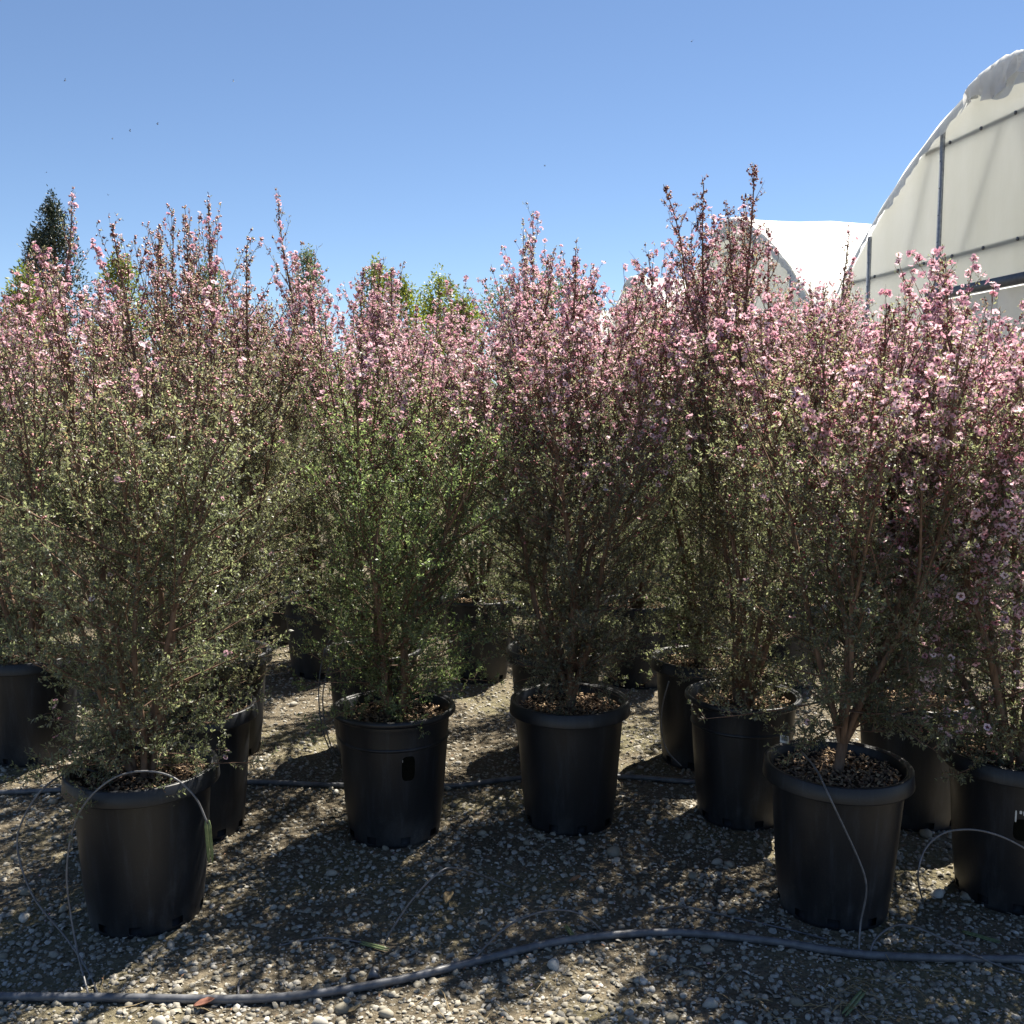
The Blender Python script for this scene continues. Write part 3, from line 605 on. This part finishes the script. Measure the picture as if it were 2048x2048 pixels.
    # gable panels between the posts, the door bay left open below the lintel
    posts = [-2.70, -1.14, 1.14, 2.70]; cuts = [-4.09] + posts + [4.09]
    for a, b in zip(cuts[:-1], cuts[1:]):
        bottom = 2.80 if (a >= -1.2 and b <= 1.2) else 0.02
        ss = np.linspace(a + .004, b - .004, 13); V = []; n = len(ss)
        top = np.array([archz(s_) - .012 for s_ in ss])
        V = np.vstack([np.stack([0 * ss, ss, 0 * ss + bottom], -1), np.stack([0 * ss, ss, top], -1), np.stack([0 * ss + .008, ss, 0 * ss + bottom], -1), np.stack([0 * ss + .008, ss, top], -1)])
        i = np.arange(n - 1); q = np.vstack([np.stack([i, i + n, i + n + 1, i + 1], -1)])
        build('panel', V[:2 * n], q, PANEL, root)
    for s_ in posts:
        m = MB(); zt = archz(s_) - .05; m.box((-.018, s_, zt / 2), (.034, .05, zt)); po = m.out('post', GALV, root)
        if detail:
            mm = MB()
            for z in np.arange(2.2, zt, .30): mm.box((-.037, s_, z), (.006, .012, .012))
            mm.out('screws', DARKST, po)
    for z in (3.21, 4.475):
        ext = np.interp(z, ARCH[::-1, 1], ARCH[::-1, 0]) - .06
        m = MB(); m.box((.032, 0, z), (.04, ext * 2, .05)); pu = m.out('purlin', GALV, root)
        if detail:
            for k, s_ in enumerate(np.arange(-ext + .3, ext - .2, .56)):
                v, f = tubes(np.array([[(-.012, s_, z), (.0, s_, z)]]), np.array([[.020, .020]]), 8, True); build('bolt', v, f, DARKST, pu)
    for sgn in (-1, 1):
        for (s0, z0, s1, z1) in ((1.9, 3.23, 1.4, 4.46), (.15, 4.45, .75, 3.25)):
            p = np.array([[(.09, sgn * s0, z0), (.09, sgn * s1, z1)]]); v, f = tubes(p, np.full((1, 2), .024), 8, True); build('brace', v, f, GALV, root)
    # hoops inside
    for xx in np.arange(1.83, min(length, 9), 1.83):
        pp = np.stack([np.full(len(pf), xx), pf[:, 0] * .985, pf[:, 1] * .985 - .02], -1)[None]; v, f = tubes(pp, np.full((1, len(pf)), .025), 6); build('hoop', v, f, GALV, root, smooth=True)
    # door frame and sliding door
    m = MB(); m.box((-.045, 0, 2.80), (.09, 2.5, .10)); m.out('lintel', DARKST, root)
    for sgn in (-1, 1):
        m = MB(); m.box((-.045, sgn * 1.20, 1.375), (.09, .09, 2.75)); m.out('door_jamb', DARKST, root)
        m = MB(); m.box((-.02, sgn * .576, 1.37), (.03, 1.145, 2.72)); m.out('door', DOORW, root)
    return root
greenhouse(5.06, 10.48, 'nearest greenhouse at the right edge, cream gable with steel posts and a dark door frame', seed=1)
greenhouse(4.06, 18.89, 'second greenhouse, white film roof rising behind the tall spired shrub', seed=2)
greenhouse(3.20, 26.62, 'third greenhouse, mostly hidden by shrubs left of the white roofed one', seed=3, detail=False)
greenhouse(2.40, 34.8, 'farthest greenhouse, a scrap of white roof left of the others', seed=4, detail=False)

# ------------------------------------------------------------------ trees behind
TL_L = leafmat('tree_leaf_light', [(0, (.10, .13, .026)), (.5, (.18, .215, .046)), (1, (.26, .28, .08))], .42, .5, (1.3, 1.35, .6))
TL_W = leafmat('tree_leaf_pale', [(0, (.075, .10, .055)), (.5, (.115, .15, .085)), (1, (.16, .19, .12))], .4, .5, (1.3, 1.4, .8))
TL_D = leafmat('conifer_needles', [(0, (.012, .022, .014)), (.5, (.026, .042, .024)), (1, (.048, .062, .032))], .15, .6, (1.2, 1.2, .8))
def tree(px, py, Y, width, label, mat, seed, shape='column', n=9000, leaf=.12, name='broadleaf_tree', group=None):
    rg = np.random.default_rng(seed); top = dep(px, py, Y); Ht = top[2]
    root = empty(name, (top[0], Y, 0)); tag(root, label, 'tree', group)
    v, f = tubes(np.array([[(0, 0, 0), (.1, 0, Ht * .4), (0, .05, Ht * .93)]]), np.array([[.22, .14, .03]]), 8, True); build('trunk', v, f, BARK, root, smooth=True)
    # clumps of leaves spread through the crown's volume, each on a limb of its own
    nb = 110; zb = rg.uniform(.12, .97, nb); a = rg.random(nb) * 6.283
    env = {'cone': ([0, .15, .5, .8, 1], [1, 1, .72, .34, .04]), 'column': ([0, .12, .35, .7, .9, 1], [.5, .9, 1, .85, .5, .10]), 'round': ([0, .2, .5, .8, .95, 1], [.5, .95, 1, .85, .5, .2])}[shape]
    R = width * np.interp(zb, *env); rr = R * np.sqrt(rg.random(nb)) * rg.uniform(.75, 1.12, nb)
    dirn = np.stack([np.cos(a), np.sin(a), 0 * a], -1); c = dirn * rr[:, None] + np.array([0, 0, 1.]) * (zb * Ht)[:, None]
    p0 = np.stack([0 * zb, 0 * zb, zb * Ht - rr * .7], -1); v, f = tubes(np.stack([p0, (p0 + c) / 2 + rg.normal(0, .04, c.shape), c], 1), np.tile([[.035, .022, .008]], (nb, 1)), 4); build('limbs', v, f, BARK, root)
    bi = rg.integers(0, nb, n); cs = (.13 * width + .10 + .10 * R)[bi]
    q = c[bi] + rg.normal(0, 1, (n, 3)) * cs[:, None] * np.array([.8, .8, 1.5 if shape == 'column' else 1.1]) * .75
    q = np.where((np.hypot(q[:, 0], q[:, 1]) < width * np.interp(q[:, 2] / Ht, *env) * 1.15 + .12)[:, None], q, c[bi] * np.array([.8, .8, .98]) + rg.normal(0, .08, (n, 3)))
    q[:, 2] = np.clip(q[:, 2], Ht * .08, Ht * 1.03)
    d = nrm(dirn[bi] * .5 + rg.normal(0, .6, (n, 3)) + np.array([0, 0, .5])); s = perp(d, rg); L = leaf * rg.uniform(.6, 1.3, n); Wd = L * (.30 if shape == 'cone' else .42)
    m = q + d * (L * .5)[:, None]; V = np.stack([q, m - s * (Wd * .5)[:, None], q + d * L[:, None], m + s * (Wd * .5)[:, None]], 1).reshape(-1, 3)
    o = build('crown', V, np.arange(n * 4).reshape(-1, 4), mat, root, attrs={'tint': np.clip(rg.normal(.5, .2, n) + rg.normal(0, .18, nb)[bi], 0, 1)}); tag(o, kind='stuff')
tree(97, 366, 45, 2.5, 'tall dark conifer standing above the shrubs at far left', TL_D, 1, 'cone', 14000, .19, 'conifer_tree')
tree(63, 425, 47, 1.7, 'smaller dark conifer against the left side of the tall one', TL_D, 2, 'cone', 7000, .19, 'conifer_tree')
GT = 'trees beyond the nursery'
tree(45, 505, 40, 1.1, 'narrow yellow green tree below the conifers', TL_L, 3, 'column', 6500, .17, group=GT)
tree(225, 480, 42, 1.3, 'yellow green tree peeping out right of the conifers', TL_L, 4, 'column', 6500, .17, group=GT)
tree(395, 495, 52, 1.8, 'pale green tree behind the shrubs left of the sky gap', TL_W, 5, 'column', 6500, .17, group=GT)
tree(580, 470, 55, 1.2, 'thin pale green poplar, second from the left among the pale trees', TL_W, 6, 'column', 6500, .17, group=GT)
tree(712, 490, 44, 1.2, 'bright green tree with a rounded tip left of the dark sprig', TL_L, 7, 'column', 6500, .17, group=GT)
tree(765, 530, 43, 1.2, 'low bright green tree behind the dark sprig', TL_L, 8, 'column', 6500, .17, group=GT)
tree(828, 512, 47, 1.5, 'tallest of the bright green trees near the centre', TL_L, 9, 'column', 6500, .17, group=GT)
tree(872, 555, 38, .9, 'small cone shaped bright green tree left of the centre spires', TL_L, 10, 'column', 6500, .17, group=GT)
tree(945, 535, 58, 2.0, 'feathery pale tree behind the centre spires', TL_W, 11, 'round', 6500, .17, group=GT)
tree(1040, 512, 52, 1.9, 'feathery pale green willow left of the greenhouses', TL_W, 12, 'round', 6500, .17, group=GT)
tree(1110, 545, 60, 1.2, 'dark tree crown next to the farthest greenhouse', TL_D, 13, 'round', 5000, .22, group=GT)

# ------------------------------------------------------------------ irrigation
def hose(name, pts, r, mat, label, cat, group=None, sides=8, n=8):
    p = catmull(pts, n); v, f = tubes(p[None], np.full((1, len(p)), r), sides, True)
    o = build(name, v, f, mat, smooth=True); tag(o, label, cat, group); return o
def G(*pp, z=.012): return [gnd(x, y, z) for x, y in pp]
front = G((-120, 1879), (0, 1880), (200, 1882), (450, 1885), (600, 1874), (750, 1849), (900, 1813), (1050, 1777), (1180, 1762), (1300, 1760), (1450, 1775), (1620, 1800), (1800, 1808), (1932, 1810), (2060, 1812))
hose('irrigation_hose', front, .0105, HOSE, 'thick grey irrigation hose curving along the ground in front of all pots', 'hose', 'irrigation hoses', 12, 10)
back = G((-150, 1497), (0, 1495), (115, 1490), (300, 1480), (465, 1475), (640, 1481), (840, 1483), (980, 1468), (1170, 1465), (1305, 1475), (1480, 1482), (1800, 1490), (2050, 1492), z=.011)
hose('irrigation_hose', back, .0095, HOSE, 'dark irrigation hose running between the first and second rows of pots', 'hose', 'irrigation hoses', 10)
DT = 'thin drip tubes'
def D(*pp): return [gnd(x, y, .006) if Y is None else dep(x, y, Y) for x, y, Y in pp]
def drip(label, *pp, r=.0027): return hose('drip_tube', D(*pp), r, DRIP, label, 'drip tube', DT, 6)
drip('thin tube bowing out left of the front left pot', (187, 1880, None), (165, 1830, 2.47), (125, 1770, 2.52), (62, 1690, 2.56), (33, 1600, 2.60), (46, 1540, 2.62), (90, 1480, 2.66), (150, 1452, 2.76), (200, 1462, 2.82))
drip('thin tube arching over the rim of the front left pot to a green stake', (167, 1878, None), (142, 1775, 2.48), (126, 1660, 2.51), (136, 1570, 2.53), (165, 1510, 2.53), (215, 1468, 2.53), (270, 1455, 2.54), (325, 1466, 2.54), (368, 1504, 2.54), (391, 1552, 2.54))
drip('thin tube making an open loop on the ground left of centre', (450, 1880, None), (452, 1850, None), (475, 1815, 2.56), (520, 1787, 2.60), (600, 1770, 2.62), (650, 1773, None), (684, 1778, None))
drip('short thin tube bowed low over the ground beside the open loop', (452, 1855, 2.50), (480, 1861, 2.49), (530, 1856, 2.49), (590, 1843, 2.51), (650, 1828, 2.52), (695, 1830, 2.53), (713, 1845, 2.53), (717, 1856, None))
drip('thin tube arching high above the gravel in front of the green bush', (698, 1862, None), (712, 1815, 2.60), (735, 1762, 2.62), (780, 1695, 2.66), (825, 1649, 2.70), (856, 1637, 2.74), (905, 1650, 2.80), (970, 1676, None))
drip('thin tube arching from the bottom edge across the front hose', (812, 1990, None), (815, 1932, 2.38), (825, 1898, 2.40), (856, 1855, 2.46), (905, 1797, 2.52), (960, 1746, 2.57), (1020, 1721, 2.6), (1072, 1718, 2.62), (1112, 1735, 2.63), (1142, 1762, None))
drip('thin tube stretched diagonally down the face of the front right pot', (1620, 1800, None), (1624, 1740, 2.585), (1634, 1690, 2.58), (1632, 1655, 2.58), (1616, 1612, 2.585), (1588, 1552, 2.59), (1562, 1497, 2.60), (1540, 1452, 2.68), (1512, 1418, 2.82))
drip('thin tube hooping in front of the pot at the right edge', (1742, 1705, None), (1732, 1655, 2.62), (1744, 1605, 2.63), (1778, 1573, 2.64), (1828, 1565, 2.65), (1880, 1575, 2.66), (1932, 1600, 2.67), (1990, 1640, 2.68))
drip('thin tube arching over the front hose right of the front right pot', (1640, 1806, None), (1652, 1772, 2.56), (1690, 1746, 2.57), (1735, 1752, 2.56), (1800, 1782, 2.52), (1868, 1815, 2.5), (1932, 1836, None), (2010, 1850, None))
drip('thin tube lying low left of the front right pot', (1235, 1722, None), (1262, 1712, None), (1300, 1712, 2.7), (1380, 1730, None), (1480, 1752, None), (1560, 1772, None))
drip('pair of thin tubes hooping left of the pot behind the green bush, outer one', (650, 1178, 4.1), (618, 1215, 4.05), (604, 1270, 4.0), (602, 1330, 3.95), (612, 1388, 3.9), (634, 1438, None))
drip('pair of thin tubes hooping left of the pot behind the green bush, inner one', (672, 1205, 4.05), (632, 1240, 4.0), (612, 1290, 3.95), (610, 1345, 3.92), (622, 1400, 3.88), (642, 1446, None))
drip('thin tube hanging down the pot behind the tall spired shrub', (1262, 1285, 3.85), (1250, 1330, 3.84), (1248, 1375, 3.84), (1258, 1415, 3.84), (1285, 1445, 3.83))
def stake(label, a, b, w=.009):
    a = np.array(a); b = np.array(b); d = b - a; L = np.linalg.norm(d); d /= L; s = nrm(np.cross(d, [0, -.5, 1.])); n_ = np.cross(s, d)
    m = MB()
    for off in (-w * .36, w * .36):
        prof = [(0, .35), (.12, 1), (.8, 1), (1, .3)]; V = []
        for t_, k in prof:
            c = a + d * L * t_ + s * off
            V += [c - s * w * .30 * k - n_ * .0012, c + s * w * .30 * k - n_ * .0012, c + s * w * .30 * k + n_ * .0012, c - s * w * .30 * k + n_ * .0012]
        F = []
        for i in range(3):
            for j in range(4): F.append((i * 4 + j, i * 4 + (j + 1) % 4, i * 4 + 4 + (j + 1) % 4, i * 4 + 4 + j))
        F += [(3, 2, 1, 0), (12, 13, 14, 15)]; m.add(V, np.array(F))
    o = m.out('drip_stake', GREEN); tag(o, label, 'stake', 'green drip stakes')
stake('green plastic stake hanging from the tube at the front left pot', dep(391, 1548, 2.54), dep(398, 1628, 2.55), .013)
stake('green plastic stake lying on the gravel by the open tube loop', gnd(680, 1778, .008), gnd(733, 1792, .008))
stake('green plastic stake behind the front hose near the centre', gnd(1066, 1745, .012), gnd(1090, 1778, .006))
stake('green plastic stake on the gravel right of the front right pot', gnd(1815, 1757, .008), gnd(1888, 1778, .008))
stake('green plastic stake among dry grass at the bottom right', gnd(1630, 1868, .012), gnd(1592, 1915, .006), .012)

# ------------------------------------------------------------------ litter and small things
def curled_leaf(label, px, py, L, W, yaw, mat=DRY, name='dry_leaf', curl=.5):
    q = gnd(px, py); n = 7; m = 5; V = []
    rg = np.random.default_rng(int(px))
    for i in range(n):
        t_ = i / (n - 1); w = W * math.sin(math.pi * min(1, max(.04, t_ * .96 + .02))) ** .8
        for j in range(m):
            s = (j / (m - 1) - .5); V.append(((t_ - .5) * L, s * w, .004 + curl * w * (2 * s) ** 2 * .5 + .012 * t_ * t_ + rg.normal(0, .0008)))
    idx = np.arange(n * m).reshape(n, m); F = np.stack([idx[:-1, :-1], idx[1:, :-1], idx[1:, 1:], idx[:-1, 1:]], -1).reshape(-1, 4)
    o = build(name, V, F, mat, smooth=True); o.location = (q[0], q[1], .008); o.rotation_euler = (0, 0, yaw); tag(o, label, 'leaf', 'dry leaves on the ground')
    md = o.modifiers.new('thickness', 'SOLIDIFY'); md.thickness = .001
REDLEAF = plain('red_dry_leaf', [(.3, (.15, .065, .045)), (.7, (.27, .13, .09))], .7, 60, .25)
curled_leaf('reddish dead leaf beneath the front hose at lower left', 385, 1904, .05, .026, .2, REDLEAF)
curled_leaf('curled tan dead leaf on the gravel in front of the centre pots', 846, 1705, .055, .028, 1.35, STRAW, curl=1.1)
curled_leaf('small dead leaf on the gravel at the middle left of the bottom edge', 668, 1915, .03, .014, .3, STRAW)
curled_leaf('brown dead leaf on the gravel below the centre pot', 1085, 1668, .04, .02, .4)
# dry grass blades
rg = np.random.default_rng(9); blades = []
for (cx, cy_, k, sp) in [(1612, 1885, 26, 60), (1560, 1900, 20, 90), (900, 1925, 14, 110), (1290, 1880, 8, 60), (1700, 1860, 14, 100), (620, 1700, 8, 80), (1150, 1850, 12, 90), (250, 1900, 10, 140)]:
    for _ in range(k):
        p = gnd(cx + rg.normal(0, sp), min(1990, cy_ + rg.normal(0, 22)), .006); a = rg.random() * 6.28; L = rg.uniform(.03, .13)
        d = np.array([math.cos(a), math.sin(a), 0]); side_ = np.array([-d[1], d[0], 0]) * rg.normal(0, .012)
        blades.append([p, p + d * L * .5 + side_ + [0, 0, rg.uniform(.003, .02)], p + d * L + [0, 0, rg.uniform(0, .012)]])
v, f = tubes(np.array(blades), np.tile([[.0009, .0011, .0004]], (len(blades), 1)), 3)
o = build('dry_grass', v, f, STRAW); tag(o, 'thin dry grass stems scattered over the gravel', 'dry grass', kind='stuff')
# fallen petals and bits of bark
n = 1500; x_, y_ = scatter_xy(n, rg, 2.1, 5.6, 1.3); L_ = rg.uniform(.004, .012, n); a_ = rg.random(n) * 6.283
d_ = nrm(np.stack([np.cos(a_), np.sin(a_), rg.normal(0, .3, n)], -1)); s_ = nrm(np.stack([-np.sin(a_), np.cos(a_), rg.normal(0, .3, n)], -1)); b_ = np.stack([x_, y_, rg.uniform(.006, .014, n)], -1)
V = np.stack([b_, b_ + d_ * (L_ * .5)[:, None] - s_ * (L_ * .22)[:, None], b_ + d_ * L_[:, None], b_ + d_ * (L_ * .5)[:, None] + s_ * (L_ * .22)[:, None]], 1).reshape(-1, 3)
o = build('leaf_litter', V, np.arange(n * 4).reshape(-1, 4), [DRY, STRAW, PETAL], midx=rg.choice(3, n, p=[.55, .25, .2]), attrs={'tint': rg.random(n)}); tag(o, 'fallen petals and small brown leaf bits over the gravel', 'leaf litter', kind='stuff')
# hose clip
q = gnd(705, 1850, 0); V = .7 * np.array([(-.03, .012, .0), (.035, -.004, .0), (.012, -.012, .024), (-.006, .004, .052), (.02, .012, .018), (-.02, -.012, .012)])
o = build('hose_clip', np.array(V) + q, np.array([(0, 5, 3), (5, 2, 3), (2, 1, 3), (1, 4, 3), (4, 0, 3), (0, 4, 1), (0, 1, 2), (0, 2, 5)]), HOSE); tag(o, 'small grey peaked clip sitting on the front hose', 'clip')
# stickers on pots: curved patches that follow the wall
def sticker(pot_xy, name, label, px0, px1, z0, z1, mat, parent_label, cut=.25, marks=()):
    par = [o for o in bpy.data.objects if o.get('label') == parent_label][0]; pot = [c for c in par.children if c.name.startswith('pot') and not c.name.startswith('potting')][0]
    def wall(a, z, off): 
        r = np.interp(z, [.036, .12, .355, .41], [.167, .177, .1945, .199]) + off; return (r * math.cos(a - pot.rotation_euler[2]), r * math.sin(a - pot.rotation_euler[2]), z)
    def patch(nm, a0, a1, z0, z1, mt, off, par_):
        n = 8; V = []; 
        for j in range(n + 1):
            for i in range(n + 1):
                u, w = i / n * 2 - 1, j / n * 2 - 1
                k = (abs(u) ** 4 + abs(w) ** 4) ** .25; k2 = max(abs(u), abs(w), 1e-6); sc = k2 / max(k, 1e-6) if cut else 1
                V.append(wall((a0 + a1) / 2 + u * sc * (a1 - a0) / 2, (z0 + z1) / 2 + w * sc * (z1 - z0) / 2, off))
        idx = np.arange((n + 1) ** 2).reshape(n + 1, n + 1); F = np.stack([idx[:-1, :-1], idx[:-1, 1:], idx[1:, 1:], idx[1:, :-1]], -1).reshape(-1, 4)
        o = build(nm, V, F, mt, par_); return o
    s = patch(name, px0, px1, z0, z1, mat, .0012, pot); s['label'] = label
    for (a0, a1, b0, b1) in marks: patch('print_mark', a0, a1, b0, b1, WHITE, .0022, s)
sticker((-.42, 3.37), 'sticker', 'matte black sticker', math.radians(-75), math.radians(-61), .24, .325, BLACKTAG, SHR[1][0], marks=[(math.radians(-74.4), math.radians(-74.0), .306, .315)])
sticker((1.55, 2.91), 'sticker', 'torn black and white sticker', math.radians(-118), math.radians(-98), .235, .30, BLACKTAG, SHR[4][0],
        marks=[(math.radians(-117), math.radians(-115.6), .290, .325), (math.radians(-113.5), math.radians(-111.5), .316, .326), (math.radians(-110.5), math.radians(-108.5), .312, .326), (math.radians(-107.0), math.radians(-104.0), .314, .326)])
# nursery tag on the rim of the front right pot
m = MB(); q = dep(1480, 1395, 2.93); Rm = np.array(Matrix.Rotation(.35, 3, 'Z') @ Matrix.Rotation(-.3, 3, 'X') @ Matrix.Rotation(.25, 3, 'Y'))
m.box((0, 0, 0), (.030, .0012, .022)); o = m.out('plant_tag', WHITE); o.location = q; o.rotation_euler = Matrix(Rm.tolist()).to_euler(); tag(o, 'small pale barcode tag clipped at the left of the front right rim', 'tag')
m = MB()
for i in range(7): m.box((-.011 + i * .0036, -.0012, .002), (.0012 + .0008 * (i % 2), .0006, .013))
m.out('barcode', BLACKTAG, o)
# bees over the shrubs
BEE = plain('bee_body', [(.3, (.02, .015, .01)), (.7, (.06, .045, .03))], .6, 300)
bv = np.vstack([ICO_V * [.0065, .003, .003], [(0, 0, .002), (-.003, .010, .006), (.004, .009, .006), (0, 0, .002), (-.003, -.010, .006), (.004, -.009, .006)]])
bee = mesh('bee', bv, np.vstack([ICO_F, [(12, 13, 14), (15, 17, 16)]]), BEE)
for (bx, by, Y) in [(1305, 78, 3.0), (297, 234, 3.2), (245, 247, 3.6), (204, 368, 4.0), (88, 325, 3.8), (1028, 313, 3.6), (440, 153, 4.2), (123, 152, 3.4), (212, 262, 4.2)]:
    o = link('bee', bee); o.scale = (.55, .55, .55); o.location = dep(bx, by, Y); o.rotation_euler = (rg.normal(0, .5), rg.normal(0, .5), rg.random() * 6); tag(o, 'tiny dark bee flying in the blue sky above the shrubs', 'bee', 'bees flying over the shrubs')
